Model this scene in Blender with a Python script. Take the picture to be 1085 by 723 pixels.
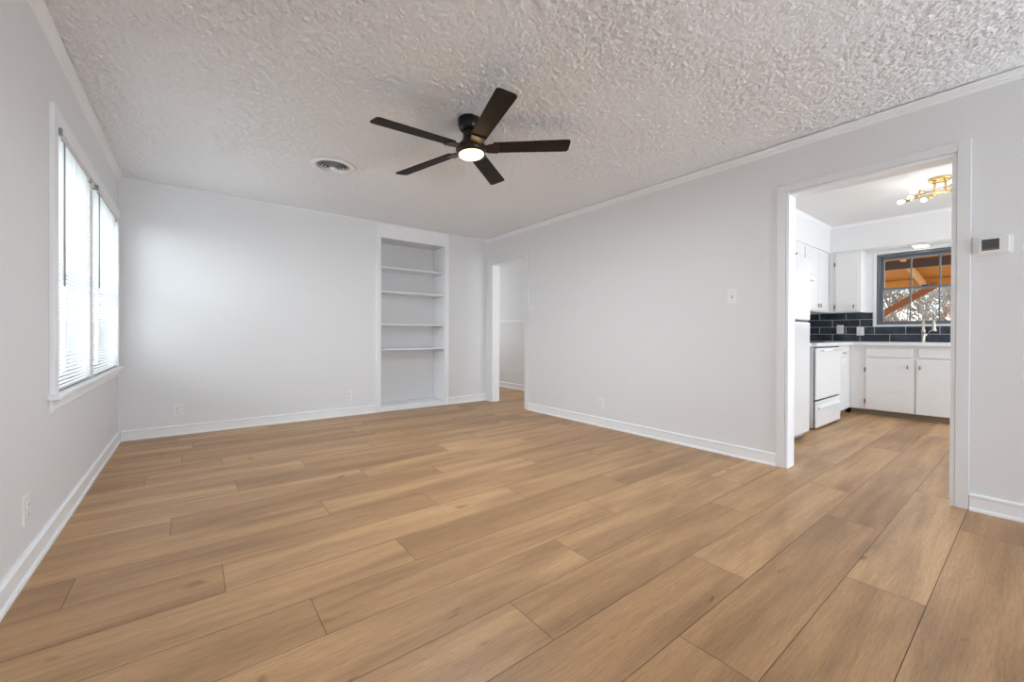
import bpy, bmesh, math, random
from mathutils import Vector, Matrix
S = bpy.context.scene
COL = S.collection
for o in list(bpy.data.objects):
    bpy.data.objects.remove(o, do_unlink=True)

# ------------------------------------------------------------------ camera
FPX, YAW, PITCH, ROLL, CH, SY = 435.672, 0.6599993, -0.0046189, 0.0035793, 0.9960, -4.19
F = Vector((math.sin(YAW)*math.cos(PITCH), math.cos(YAW)*math.cos(PITCH), math.sin(PITCH)))
R = Vector((math.cos(YAW), -math.sin(YAW), 0)); U = R.cross(F)
R2 = R*math.cos(ROLL)+U*math.sin(ROLL); U2 = -R*math.sin(ROLL)+U*math.cos(ROLL)
cd = bpy.data.cameras.new('camera'); cam = bpy.data.objects.new('camera', cd); COL.objects.link(cam)
cd.sensor_width = 36; cd.lens = FPX*36/1085; cd.shift_y = SY/1085; cd.clip_start = 0.02; cd.clip_end = 300
cam.matrix_world = Matrix(((R2.x, U2.x, -F.x, 0), (R2.y, U2.y, -F.y, 0), (R2.z, U2.z, -F.z, CH), (0, 0, 0, 1)))
S.camera = cam

# ------------------------------------------------------------------ light
S.view_settings.view_transform = 'Standard'; S.view_settings.look = 'None'
S.view_settings.exposure = 0.03; S.view_settings.gamma = 1; S.view_settings.use_curve_mapping = False
S.cycles.use_denoising = True
S.cycles.max_bounces = 10; S.cycles.diffuse_bounces = 8; S.cycles.glossy_bounces = 4; S.cycles.transparent_max_bounces = 16
S.cycles.sample_clamp_indirect = 6
W = bpy.data.worlds.new('sky'); S.world = W; W.use_nodes = True
bg = W.node_tree.nodes['Background']; bg.inputs[0].default_value = (0.93, 0.96, 1.0, 1); bg.inputs[1].default_value = 3.0

def area(name, loc, direction, sx, sy, power, col=(1, 1, 1), spread=180):
    d = bpy.data.lights.new(name, 'AREA'); d.shape = 'RECTANGLE'; d.size = sx; d.size_y = sy; d.energy = power; d.color = col
    d.spread = math.radians(spread)
    o = bpy.data.objects.new(name, d); COL.objects.link(o); o.location = loc
    o.rotation_euler = Vector(direction).to_track_quat('-Z', 'Y').to_euler(); return o
def point(name, loc, power, col=(1, 1, 1), r=0.05):
    d = bpy.data.lights.new(name, 'POINT'); d.energy = power; d.color = col; d.shadow_soft_size = r
    o = bpy.data.objects.new(name, d); COL.objects.link(o); o.location = loc; return o

area('daylight_left_window', (-2.6, 4.04, 2.6), (1, 0, -0.35), 4.6, 2.4, 300, (0.84, 0.92, 1))
area('ground_bounce_left_window', (-2.2, 4.04, -0.33), (0.50, 0, 0.85), 4.4, 2.7, 240, (0.80, 0.905, 1))
area('rear_fill_light', (2.75, -3.45, 0.45), (-0.20, 0.62, 1.0), 1.4, 1.2, 98, (0.72, 0.86, 1))  # added fill outside an unseen rear opening, lifts ceiling and left wall
area('daylight_kitchen_window', (7.75, 0.9, 1.75), (-1, 0, -0.1), 1.1, 0.9, 8, (0.9, 0.95, 1))
area('kitchen_rear_fill_light', (5.4, -3.3, 1.3), (0, 1, 0.35), 1.6, 1.2, 132, (0.76, 0.885, 1))  # added fill outside an unseen opening, brightens the kitchen
area('hall_fill_far_end', (4.18, 7.9, 1.4), (0, -1, 0), 0.9, 1.6, 13, (0.90, 0.95, 1))  # added fill panel inside the hall, no window at this end
area('hall_fill_near_end', (4.18, 2.45, 1.4), (0, 1, 0), 0.9, 1.8, 18, (0.90, 0.95, 1))  # added fill panel at the closed near end, brightens the doorway jamb

# ------------------------------------------------------------------ materials
def mat(name, col=(0.8, 0.8, 0.8), rough=0.5, metal=0.0, spec=0.5, emit=None, es=0.0, bump=None, var=None):
    m = bpy.data.materials.new(name); m.use_nodes = True; nt = m.node_tree; b = nt.nodes['Principled BSDF']
    b.inputs['Base Color'].default_value = (*col, 1); b.inputs['Roughness'].default_value = rough
    b.inputs['Metallic'].default_value = metal; b.inputs['Specular IOR Level'].default_value = spec
    if emit: b.inputs['Emission Color'].default_value = (*emit, 1); b.inputs['Emission Strength'].default_value = es
    tc = nt.nodes.new('ShaderNodeTexCoord')
    if bump:
        sc, det, st, dist = bump
        n = nt.nodes.new('ShaderNodeTexNoise'); n.inputs['Scale'].default_value = sc; n.inputs['Detail'].default_value = det
        bp = nt.nodes.new('ShaderNodeBump'); bp.inputs['Strength'].default_value = st; bp.inputs['Distance'].default_value = dist
        nt.links.new(tc.outputs['Object'], n.inputs['Vector']); nt.links.new(n.outputs['Fac'], bp.inputs['Height'])
        nt.links.new(bp.outputs['Normal'], b.inputs['Normal'])
    if var:
        sc, stretch, c2 = var
        mp = nt.nodes.new('ShaderNodeMapping'); mp.inputs['Scale'].default_value = stretch
        n = nt.nodes.new('ShaderNodeTexNoise'); n.inputs['Scale'].default_value = sc; n.inputs['Detail'].default_value = 5
        cr = nt.nodes.new('ShaderNodeValToRGB'); cr.color_ramp.elements[0].position = 0.3; cr.color_ramp.elements[1].position = 0.7
        cr.color_ramp.elements[0].color = (*col, 1); cr.color_ramp.elements[1].color = (*c2, 1)
        nt.links.new(tc.outputs['Object'], mp.inputs[0]); nt.links.new(mp.outputs[0], n.inputs['Vector'])
        nt.links.new(n.outputs['Fac'], cr.inputs[0]); nt.links.new(cr.outputs[0], b.inputs['Base Color'])
    return m

M = {}
M['wall'] = mat('wall_paint', (0.785, 0.79, 0.80), 0.55, bump=(70, 4, 0.35, 0.004))
M['kwall'] = mat('kitchen_paint', (0.82, 0.82, 0.82), 0.5, bump=(60, 3, 0.1, 0.002))
M['trim'] = mat('white_trim_paint', (0.89, 0.90, 0.915), 0.35, bump=(30, 2, 0.05, 0.002))
M['casing'] = mat('casing_paint', (0.80, 0.805, 0.815), 0.4, bump=(30, 2, 0.05, 0.002))
M['cab'] = mat('cabinet_paint', (0.80, 0.798, 0.79), 0.4, bump=(30, 2, 0.05, 0.002))
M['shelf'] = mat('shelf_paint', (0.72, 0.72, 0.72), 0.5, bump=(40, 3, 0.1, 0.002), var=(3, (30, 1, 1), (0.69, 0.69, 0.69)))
M['plastic'] = mat('white_plastic', (0.84, 0.84, 0.83), 0.35, bump=(20, 1, 0.02, 0.001))
M['dark'] = mat('dark_slot', (0.03, 0.03, 0.03), 0.6, bump=(20, 1, 0.02, 0.001))
M['greyp'] = mat('grey_plastic', (0.30, 0.30, 0.30), 0.4, bump=(20, 1, 0.02, 0.001))
M['lcd'] = mat('display', (0.07, 0.075, 0.075), 0.25, bump=(20, 1, 0.02, 0.001))
M['lcdseg'] = mat('display_strip', (0.16, 0.165, 0.165), 0.3, bump=(20, 1, 0.02, 0.001))
M['enamel'] = mat('white_enamel', (0.83, 0.84, 0.85), 0.22, bump=(400, 2, 0.05, 0.0006))
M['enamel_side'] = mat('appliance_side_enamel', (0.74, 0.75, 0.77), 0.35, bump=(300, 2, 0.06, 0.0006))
M['brass'] = mat('brass', (0.72, 0.50, 0.20), 0.22, 1.0, bump=(60, 2, 0.03, 0.001))
M['copper'] = mat('aged_brass_pull', (0.36, 0.24, 0.12), 0.35, 0.9, bump=(60, 2, 0.05, 0.001))
M['nickel'] = mat('champagne_nickel', (0.72, 0.66, 0.58), 0.28, 1.0, bump=(60, 2, 0.03, 0.001))
M['steel'] = mat('brushed_steel', (0.55, 0.56, 0.57), 0.35, 1.0, bump=(90, 2, 0.05, 0.001))
M['black'] = mat('black_metal', (0.012, 0.011, 0.011), 0.32, 0.4, bump=(60, 2, 0.03, 0.001))
M['bronze'] = mat('oil_rubbed_bronze', (0.035, 0.022, 0.014), 0.38, 0.5, bump=(60, 2, 0.03, 0.001))
M['blade'] = mat('espresso_blade', (0.013, 0.007, 0.004), 0.6, spec=0.25, bump=(8, 4, 0.1, 0.001), var=(4, (1, 14, 1), (0.020, 0.012, 0.007)))
M['counter'] = mat('white_quartz', (0.85, 0.85, 0.84), 0.2, var=(30, (1, 1, 1), (0.81, 0.81, 0.80)))
M['wframe'] = mat('grey_window_frame', (0.13, 0.15, 0.17), 0.45, bump=(40, 2, 0.05, 0.001))
M['muntin'] = mat('pale_muntin', (0.42, 0.43, 0.43), 0.45, bump=(40, 2, 0.05, 0.001))
M['toe'] = mat('toe_kick', (0.30, 0.24, 0.19), 0.6, var=(5, (8, 1, 1), (0.24, 0.19, 0.15)))
M['cedar'] = mat('cedar_boards', (0.74, 0.34, 0.045), 0.6, var=(3, (12, 1, 1), (0.48, 0.18, 0.02)))
M['cedar_dark'] = mat('dark_cedar_beam', (0.055, 0.02, 0.009), 0.6, var=(4, (8, 1, 8), (0.035, 0.012, 0.006)))
M['cedar_light'] = mat('pale_cedar_brace', (0.86, 0.55, 0.24), 0.6, var=(5, (2, 2, 10), (0.74, 0.42, 0.16)))
M['cedar_mid'] = mat('brown_cedar_brace', (0.30, 0.095, 0.016), 0.6, var=(5, (2, 2, 10), (0.22, 0.07, 0.012)))
M['bark'] = mat('bark', (0.16, 0.135, 0.115), 0.9, bump=(20, 4, 0.5, 0.02), var=(6, (1, 1, 1), (0.46, 0.42, 0.38)))
M['bark2'] = mat('reddish_twigs', (0.22, 0.12, 0.07), 0.9, var=(6, (1, 1, 1), (0.50, 0.33, 0.20)))
M['lawn'] = mat('dormant_lawn', (0.05, 0.055, 0.035), 0.9, bump=(8, 4, 0.4, 0.03), var=(4, (1, 1, 1), (0.11, 0.10, 0.07)))
M['fence'] = mat('weathered_fence', (0.085, 0.085, 0.085), 0.85, bump=(20, 3, 0.3, 0.01), var=(5, (12, 1, 1), (0.13, 0.13, 0.13)))
M['siding'] = mat('siding', (0.62, 0.60, 0.58), 0.7, bump=(10, 2, 0.1, 0.01))
M['post'] = mat('grey_post', (0.16, 0.16, 0.17), 0.7, bump=(20, 2, 0.1, 0.01))

def ceiling_mat():
    m = mat('textured_ceiling', (0.915, 0.94, 0.97), 0.85); nt = m.node_tree; b = nt.nodes['Principled BSDF']
    tc = nt.nodes['Texture Coordinate']
    n1 = nt.nodes.new('ShaderNodeTexNoise'); n1.inputs['Scale'].default_value = 66; n1.inputs['Detail'].default_value = 6; n1.inputs['Distortion'].default_value = 0.8
    n2 = nt.nodes.new('ShaderNodeTexVoronoi'); n2.inputs['Scale'].default_value = 70
    ad = nt.nodes.new('ShaderNodeMath'); ad.operation = 'MULTIPLY_ADD'; ad.inputs[1].default_value = -0.12
    bp = nt.nodes.new('ShaderNodeBump'); bp.inputs['Strength'].default_value = 0.5; bp.inputs['Distance'].default_value = 0.02
    for n in (n1, n2): nt.links.new(tc.outputs['Object'], n.inputs['Vector'])
    nt.links.new(n2.outputs['Distance'], ad.inputs[0]); nt.links.new(n1.outputs['Fac'], ad.inputs[2])
    nt.links.new(ad.outputs[0], bp.inputs['Height']); nt.links.new(bp.outputs['Normal'], b.inputs['Normal'])
    return m
M['ceiling'] = ceiling_mat()
M['kceiling'] = mat('kitchen_ceiling_paint', (0.80, 0.80, 0.80), 0.8, bump=(40, 3, 0.2, 0.006))

def glass_mat():
    m = bpy.data.materials.new('window_glass'); m.use_nodes = True; nt = m.node_tree; nt.nodes.clear()
    out = nt.nodes.new('ShaderNodeOutputMaterial'); mx = nt.nodes.new('ShaderNodeMixShader'); tr = nt.nodes.new('ShaderNodeBsdfTransparent')
    gl = nt.nodes.new('ShaderNodeBsdfGlossy'); gl.inputs['Roughness'].default_value = 0.02; fr = nt.nodes.new('ShaderNodeFresnel'); fr.inputs[0].default_value = 1.2
    tr.inputs[0].default_value = (0.96, 0.98, 0.97, 1)
    nt.links.new(fr.outputs[0], mx.inputs[0]); nt.links.new(tr.outputs[0], mx.inputs[1]); nt.links.new(gl.outputs[0], mx.inputs[2]); nt.links.new(mx.outputs[0], out.inputs[0])
    return m
M['glass'] = glass_mat()
def slat_mat():
    m = mat('blind_slat', (0.80, 0.80, 0.80), 0.45, bump=(30, 1, 0.02, 0.001)); nt = m.node_tree; b = nt.nodes['Principled BSDF']; out = nt.nodes['Material Output']
    t = nt.nodes.new('ShaderNodeBsdfTranslucent'); t.inputs[0].default_value = (0.9, 0.9, 0.9, 1); mx = nt.nodes.new('ShaderNodeMixShader'); mx.inputs[0].default_value = 0.08
    nt.links.new(b.outputs[0], mx.inputs[1]); nt.links.new(t.outputs[0], mx.inputs[2]); nt.links.new(mx.outputs[0], out.inputs[0]); return m
M['slat'] = slat_mat()
M['fanlight'] = mat('fan_light_lens', (0.9, 0.85, 0.75), 0.5, emit=(1.0, 0.74, 0.38), es=2.2)
M['bulb'] = mat('lit_bulb', (0.9, 0.9, 0.85), 0.3, emit=(1.0, 0.93, 0.82), es=3.0)

def floor_mat():
    m = mat('oak_plank_floor', (0.4, 0.26, 0.16), 0.42, spec=0.4); nt = m.node_tree; b = nt.nodes['Principled BSDF']; L = nt.links.new
    uv = nt.nodes.new('ShaderNodeUVMap'); uv.uv_map = 'plank_uv'
    at = nt.nodes.new('ShaderNodeAttribute'); at.attribute_name = 'plank_tone'
    def noise(scale, stretch, det, dist=0.0, rough=0.5):
        mp = nt.nodes.new('ShaderNodeMapping'); mp.inputs['Scale'].default_value = stretch
        n = nt.nodes.new('ShaderNodeTexNoise'); n.inputs['Scale'].default_value = scale; n.inputs['Detail'].default_value = det
        n.inputs['Distortion'].default_value = dist; n.inputs['Roughness'].default_value = rough
        L(uv.outputs[0], mp.inputs[0]); L(mp.outputs[0], n.inputs['Vector']); return n
    big = noise(1.0, (0.8, 6.5, 1), 3, 0.4)
    mid = noise(1.0, (1.7, 24.0, 1), 6, 1.0, 0.6)
    fine = noise(1.0, (16.0, 300.0, 1), 4, 0.3, 0.6)
    knot = noise(1.0, (4.0, 10.0, 1), 2, 0.6)
    wv = nt.nodes.new('ShaderNodeTexWave'); wv.wave_type = 'BANDS'; wv.bands_direction = 'Y'
    wv.inputs['Scale'].default_value = 7.0; wv.inputs['Distortion'].default_value = 9.0; wv.inputs['Detail'].default_value = 3
    wv.inputs['Detail Scale'].default_value = 1.2; wv.inputs['Detail Roughness'].default_value = 0.6
    mw = nt.nodes.new('ShaderNodeMapping'); mw.inputs['Scale'].default_value = (0.9, 3.0, 1); L(uv.outputs[0], mw.inputs[0]); L(mw.outputs[0], wv.inputs['Vector'])
    def ramp(p0, c0, p1, c1):
        r = nt.nodes.new('ShaderNodeValToRGB'); e = r.color_ramp.elements; e[0].position = p0; e[1].position = p1; e[0].color = (*c0, 1); e[1].color = (*c1, 1); return r
    def mix(kind, fac, a, bb):
        x = nt.nodes.new('ShaderNodeMix'); x.data_type = 'RGBA'; x.blend_type = kind
        if isinstance(fac, float): x.inputs[0].default_value = fac
        else: L(fac, x.inputs[0])
        L(a, x.inputs[6]); L(bb, x.inputs[7]); return x.outputs[2]
    tone = ramp(0.0, FL_DARK, 1.0, FL_LIGHT); L(at.outputs['Fac'], tone.inputs[0])
    rb = ramp(0.34, (0.70, 0.67, 0.65), 0.60, (1.04, 1.04, 1.03)); L(big.outputs['Fac'], rb.inputs[0])
    rm = ramp(0.36, (0.88, 0.86, 0.84), 0.58, (1.03, 1.03, 1.03)); L(mid.outputs['Fac'], rm.inputs[0])
    rf = ramp(0.32, (0.82, 0.80, 0.78), 0.62, (1.06, 1.06, 1.06)); L(fine.outputs['Fac'], rf.inputs[0])
    rk = ramp(0.22, (0.42, 0.34, 0.30), 0.29, (1, 1, 1)); L(knot.outputs['Fac'], rk.inputs[0])
    rw = ramp(0.0, (0.86, 0.84, 0.82), 0.25, (1, 1, 1)); L(wv.outputs['Fac'], rw.inputs[0])
    c = mix('MULTIPLY', 1.0, tone.outputs[0], rb.outputs[0]); c = mix('MULTIPLY', 1.0, c, rm.outputs[0])
    c = mix('MULTIPLY', 0.8, c, rf.outputs[0]); c = mix('MULTIPLY', 0.8, c, rk.outputs[0]); c = mix('MULTIPLY', 0.7, c, rw.outputs[0])
    L(c, b.inputs['Base Color'])
    bp = nt.nodes.new('ShaderNodeBump'); bp.inputs['Strength'].default_value = 0.15; bp.inputs['Distance'].default_value = 0.001
    L(fine.outputs['Fac'], bp.inputs['Height']); L(bp.outputs['Normal'], b.inputs['Normal'])
    return m
FL_DARK = (0.45, 0.262, 0.125); FL_LIGHT = (0.61, 0.375, 0.19)
M['floor'] = floor_mat()
M['seam'] = mat('plank_seam', (0.12, 0.08, 0.05), 0.8, bump=(20, 1, 0.1, 0.001))

def tile_mat():
    m = mat('navy_glazed_tile', (0.014, 0.020, 0.032), 0.16, bump=(14, 3, 0.35, 0.006), var=(9, (1, 1, 1), (0.050, 0.060, 0.080))); return m
M['tile'] = tile_mat(); M['grout'] = mat('white_grout', (0.62, 0.62, 0.61), 0.8, bump=(80, 2, 0.1, 0.001))
def litter_mat():
    m = mat('leaf_litter', (0.3, 0.2, 0.13), 0.95, bump=(12, 6, 0.6, 0.05)); nt = m.node_tree; b = nt.nodes['Principled BSDF']
    n = nt.nodes.new('ShaderNodeTexNoise'); n.inputs['Scale'].default_value = 5; n.inputs['Detail'].default_value = 8; n.inputs['Roughness'].default_value = 0.75
    cr = nt.nodes.new('ShaderNodeValToRGB'); e = cr.color_ramp.elements
    e[0].position = 0.35; e[0].color = (0.10, 0.07, 0.05, 1); e[1].position = 0.65; e[1].color = (0.85, 0.82, 0.78, 1)
    x = e.new(0.5); x.color = (0.42, 0.33, 0.26, 1)
    nt.links.new(nt.nodes['Texture Coordinate'].outputs['Object'], n.inputs['Vector']); nt.links.new(n.outputs['Fac'], cr.inputs[0]); nt.links.new(cr.outputs[0], b.inputs['Base Color']); return m
M['litter'] = litter_mat()

# ------------------------------------------------------------------ geometry helpers
def tube(bm, pts, r, seg=10, caps=True, r2=None, taper=None):
    pts = [Vector(p) for p in pts]; n = len(pts); rings = []; ref = None
    for i, p in enumerate(pts):
        t = (pts[min(i+1, n-1)]-pts[max(i-1, 0)]).normalized()
        if ref is None: ref = Vector((0, 0, 1)) if abs(t.z) < 0.9 else Vector((1, 0, 0))
        a = (ref-t*ref.dot(t)).normalized(); ref = a; b = t.cross(a)
        rr = taper[i] if taper else (r if r2 is None else r+(r2-r)*i/(n-1))
        rings.append([bm.verts.new(p+(a*math.cos(2*math.pi*k/seg)+b*math.sin(2*math.pi*k/seg))*rr) for k in range(seg)])
    for i in range(n-1):
        for k in range(seg):
            f = bm.faces.new((rings[i][k], rings[i][(k+1) % seg], rings[i+1][(k+1) % seg], rings[i+1][k])); f.smooth = True
    if caps:
        bm.faces.new(rings[0][::-1]); bm.faces.new(rings[-1])
def box(bm, x0, x1, y0, y1, z0, z1, bev=0.0, seg=2):
    b2 = bmesh.new()
    v = [b2.verts.new((x, y, z)) for x in (x0, x1) for y in (y0, y1) for z in (z0, z1)]
    for q in ((0, 1, 3, 2), (4, 6, 7, 5), (0, 4, 5, 1), (2, 3, 7, 6), (0, 2, 6, 4), (1, 5, 7, 3)): b2.faces.new([v[i] for i in q])
    bmesh.ops.recalc_face_normals(b2, faces=b2.faces)
    if bev: bmesh.ops.bevel(b2, geom=b2.edges[:], offset=bev, segments=seg, affect='EDGES', profile=0.5)
    merge(bm, b2)
def merge(bm, b2, mtx=None):
    if mtx is not None: b2.transform(mtx)
    me = bpy.data.meshes.new('tmp'); b2.to_mesh(me); b2.free(); bm.from_mesh(me); bpy.data.meshes.remove(me)
def lathe(bm, prof, c=(0, 0, 0), seg=32, smooth=True):
    rings = []
    for r, z in prof:
        if r < 1e-6: rings.append([bm.verts.new((c[0], c[1], c[2]+z))])
        else: rings.append([bm.verts.new((c[0]+r*math.cos(2*math.pi*k/seg), c[1]+r*math.sin(2*math.pi*k/seg), c[2]+z)) for k in range(seg)])
    for a, b in zip(rings, rings[1:]):
        for k in range(seg):
            q = [a[k % len(a)], a[(k+1) % len(a)], b[(k+1) % len(b)], b[k % len(b)]]; u = []
            for x in q:
                if x not in u: u.append(x)
            if len(u) > 2:
                f = bm.faces.new(u); f.smooth = smooth
    bmesh.ops.recalc_face_normals(bm, faces=bm.faces)
def prism(bm, prof, p0, p1, out):
    """sweep a 2D profile (d, z) from p0 to p1; d is measured along the horizontal vector out"""
    p0, p1, out = Vector(p0), Vector(p1), Vector(out)
    a = [bm.verts.new(p0+out*d+Vector((0, 0, z))) for d, z in prof]; b = [bm.verts.new(p1+out*d+Vector((0, 0, z))) for d, z in prof]
    n = len(prof)
    for i in range(n): bm.faces.new((a[i], a[(i+1) % n], b[(i+1) % n], b[i]))
    bm.faces.new(a[::-1]); bm.faces.new(b)
    bmesh.ops.recalc_face_normals(bm, faces=bm.faces)
def plate(bm, w, h, t, r, bev=0.002, y=0.0, cx=0.0, cz=0.0, seg=5):
    """rounded rectangle standing in XZ, back at y, front at y-t"""
    b2 = bmesh.new(); pts = []
    for sx, sz, a0 in ((1, 1, 0), (-1, 1, 90), (-1, -1, 180), (1, -1, 270)):
        for k in range(seg+1):
            a = math.radians(a0+90*k/seg); pts.append((cx+sx*(w/2-r)+r*math.cos(a), cz+sz*(h/2-r)+r*math.sin(a)))
    n = len(pts); rings = []
    for yy, s in ((y, 0), (y-t+bev, 0), (y-t, bev)):
        rings.append([b2.verts.new((cx+(px-cx)*(1-2*s/w), yy, cz+(pz-cz)*(1-2*s/h))) for px, pz in pts])
    for a, b in zip(rings, rings[1:]):
        for k in range(n): b2.faces.new((a[k], a[(k+1) % n], b[(k+1) % n], b[k]))
    b2.faces.new(rings[0]); b2.faces.new(rings[-1][::-1])
    bmesh.ops.recalc_face_normals(b2, faces=b2.faces); merge(bm, b2)

def obj(name, bm, m, parent=None, label=None):
    if parent is not None: bmesh.ops.translate(bm, verts=bm.verts, vec=-Vector(parent_base(parent)))
    me = bpy.data.meshes.new(name); bm.to_mesh(me); bm.free(); me.materials.append(M[m] if isinstance(m, str) else m)
    o = bpy.data.objects.new(name, me); COL.objects.link(o)
    if parent is not None: o.parent = parent
    if label: o['label'] = label
    return o
BASE = {}
def parent_base(p):
    while p is not None:
        if p.name in BASE: return BASE[p.name]
        p = p.parent
    return (0, 0, 0)
def thing(name, label, cat, loc=(0, 0, 0), group=None):
    o = bpy.data.objects.new(name, None); COL.objects.link(o); o.location = loc; o.empty_display_size = 0.1
    BASE[o.name] = tuple(loc); tag(o, label, cat, group); return o
def tag(o, label, cat, group=None):
    o['label'] = label; o['category'] = cat
    if group: o['group'] = group
    return o
def structure(name, bm, m, parent=None, label=None):
    o = obj(name, bm, m, parent)
    if parent is None: o['kind'] = 'structure'
    if label: o['label'] = label
    return o
def sgroup(name, loc=(0, 0, 0), label=None):
    o = bpy.data.objects.new(name, None); COL.objects.link(o); o.location = loc; BASE[o.name] = tuple(loc); o['kind'] = 'structure'
    if label: o['label'] = label
    return o
def dup(root, loc=None, rotz=None, label=None, group=None):
    r = root.copy(); COL.objects.link(r)
    if loc is not None: r.location = loc
    if rotz is not None: r.rotation_euler = (0, 0, rotz)
    if label: r['label'] = label
    if group: r['group'] = group
    for ch in list(root.children):
        c = ch.copy(); COL.objects.link(c); c.parent = r
        for g in list(ch.children):
            d = g.copy(); COL.objects.link(d); d.parent = c
    return r
def B(): return bmesh.new()
def boxobj(name, dims, m, parent=None, bev=0.0, label=None, fn=obj):
    bm = B(); box(bm, *dims, bev=bev); return fn(name, bm, m, parent, label=label)

# ------------------------------------------------------------------ room shell
XL, XR, YB, YF, HC = -0.546, 3.532, 5.218, -3.1, 2.44
XRB = 3.655; KX, KY, KH = 7.33, 2.13, 2.50
K0, K1, KT = 0.31, 1.19, 2.075        # rough opening to the kitchen (incl. jamb boards)
H0, H1, HT = 4.25, 5.045, 2.055       # rough opening to the hall

# floor: every plank laid out where its joints are seen
random.seed(4)
PW, Y0, PL = 0.2385, 0.2555, 1.517
offs = {-1: 0.086, 0: 0.623, 1: 1.276, 2: 0.27, 3: 0.933, 4: 1.39, 5: 0.351, 6: 0.78, 7: 0.10, 8: 1.14, 9: 0.60, 10: 1.427, 11: 0.97, 12: 0.228, 13: 0.672, 14: 1.262}
tones = {(3, 0.933): 0.35}
bm = B(); bs = B(); uvl = bm.loops.layers.uv.new('plank_uv'); tl = bm.faces.layers.float.new('plank_tone')
TX0, TX1, TY0, TY1 = XL-0.02, KX+0.1, YF-0.02, 8.2
g = 0.0011
row = -7
row = -13
while Y0+row*PW < TY1:
    y0 = Y0+row*PW; y1 = y0+PW
    off = offs.get(row, random.uniform(0, PL)); x = off-3*PL
    while x < TX1:
        x0, x1 = x, x+PL; x += PL
        tone = random.random(); uo, vo = random.uniform(0, 90), random.uniform(0, 90)
        a0, a1 = max(x0, TX0), min(x1, TX1); b0, b1 = max(y0, TY0), min(y1, TY1)
        if a1-a0 < 0.01 or b1-b0 < 0.01: continue
        co = [(a0+g, b0+g), (a1-g, b0+g), (a1-g, b1-g), (a0+g, b1-g)]
        f = bm.faces.new([bm.verts.new((cx, cy, 0)) for cx, cy in co]); f[tl] = tone
        for l, (cx, cy) in zip(f.loops, co): l[uvl].uv = (cx+uo, cy+vo)
    row += 1
fl = structure('floor', bm, 'floor')
bm = B(); box(bm, TX0, TX1, TY0, TY1, -0.12, -0.0015)
structure('floor_seams', bm, 'seam', fl)

def wall_y(name, y0, y1, xr, z1, holes, m='wall', z0=0.0):
    """wall running along X between y0..y1 with holes (x0,x1,z0,z1)"""
    bm = B(); xs = xr[0]
    for (a, b, c, d) in sorted(holes):
        box(bm, xs, a, y0, y1, z0, z1)
        if c > z0: box(bm, a, b, y0, y1, z0, c)
        if d < z1: box(bm, a, b, y0, y1, d, z1)
        xs = b
    box(bm, xs, xr[1], y0, y1, z0, z1)
    return structure(name, bm, m)
def wall_x(name, x0, x1, yr, z1, holes, m='wall', z0=0.0):
    bm = B(); ys = yr[0]
    for (a, b, c, d) in sorted(holes):
        box(bm, x0, x1, ys, a, z0, z1)
        if c > z0: box(bm, x0, x1, a, b, z0, c)
        if d < z1: box(bm, x0, x1, a, b, d, z1)
        ys = b
    box(bm, x0, x1, ys, yr[1], z0, z1)
    return structure(name, bm, m)

WZ0, WZ1 = 0.70, 2.035
WA0, WA1, WB0, WB1 = 3.00, 3.915, 4.005, 5.09
wall_x('wall_left', XL-0.15, XL, (YF-0.1, YB+0.12), HC, [(WA0, WA1, WZ0, WZ1), (WB0, WB1, WZ0, WZ1)])
wall_y('wall_back', YB, YB+0.12, (XL, XRB), HC, [(1.885, 2.865, 0.03, 2.29)])
wr = wall_x('wall_right', XR, XRB, (YF-0.1, YB+0.12), 2.50, [(K0, K1, 0, KT), (H0, H1, 0, HT)])
wall_y('wall_front', YF-0.12, YF, (XL, KX+0.12), 2.50, [(1.9, 3.45, 0.05, 2.1), (4.6, 6.2, 0.9, 2.1)])  # both openings are added, to let in fill from behind the camera
wall_x('wall_kitchen_back', KX, KX+0.12, (YF, KY+0.12), 2.50, [(0.455, 1.378, 1.15, 2.10)], m='kwall')
wall_y('wall_kitchen_left', KY, KY+0.12, (XRB, KX), 2.50, [], m='kwall')
wall_x('wall_hall_right', 4.70, 4.82, (KY+0.12, 8.2), HC, [], m='kwall')
wall_y('wall_hall_end', 8.2, 8.3, (XRB-1.5, 4.82), HC, [], m='kwall')
wall_x('wall_hall_left', XRB-0.02, XRB, (YB+0.12, 8.2), HC, [], m='kwall')
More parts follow.
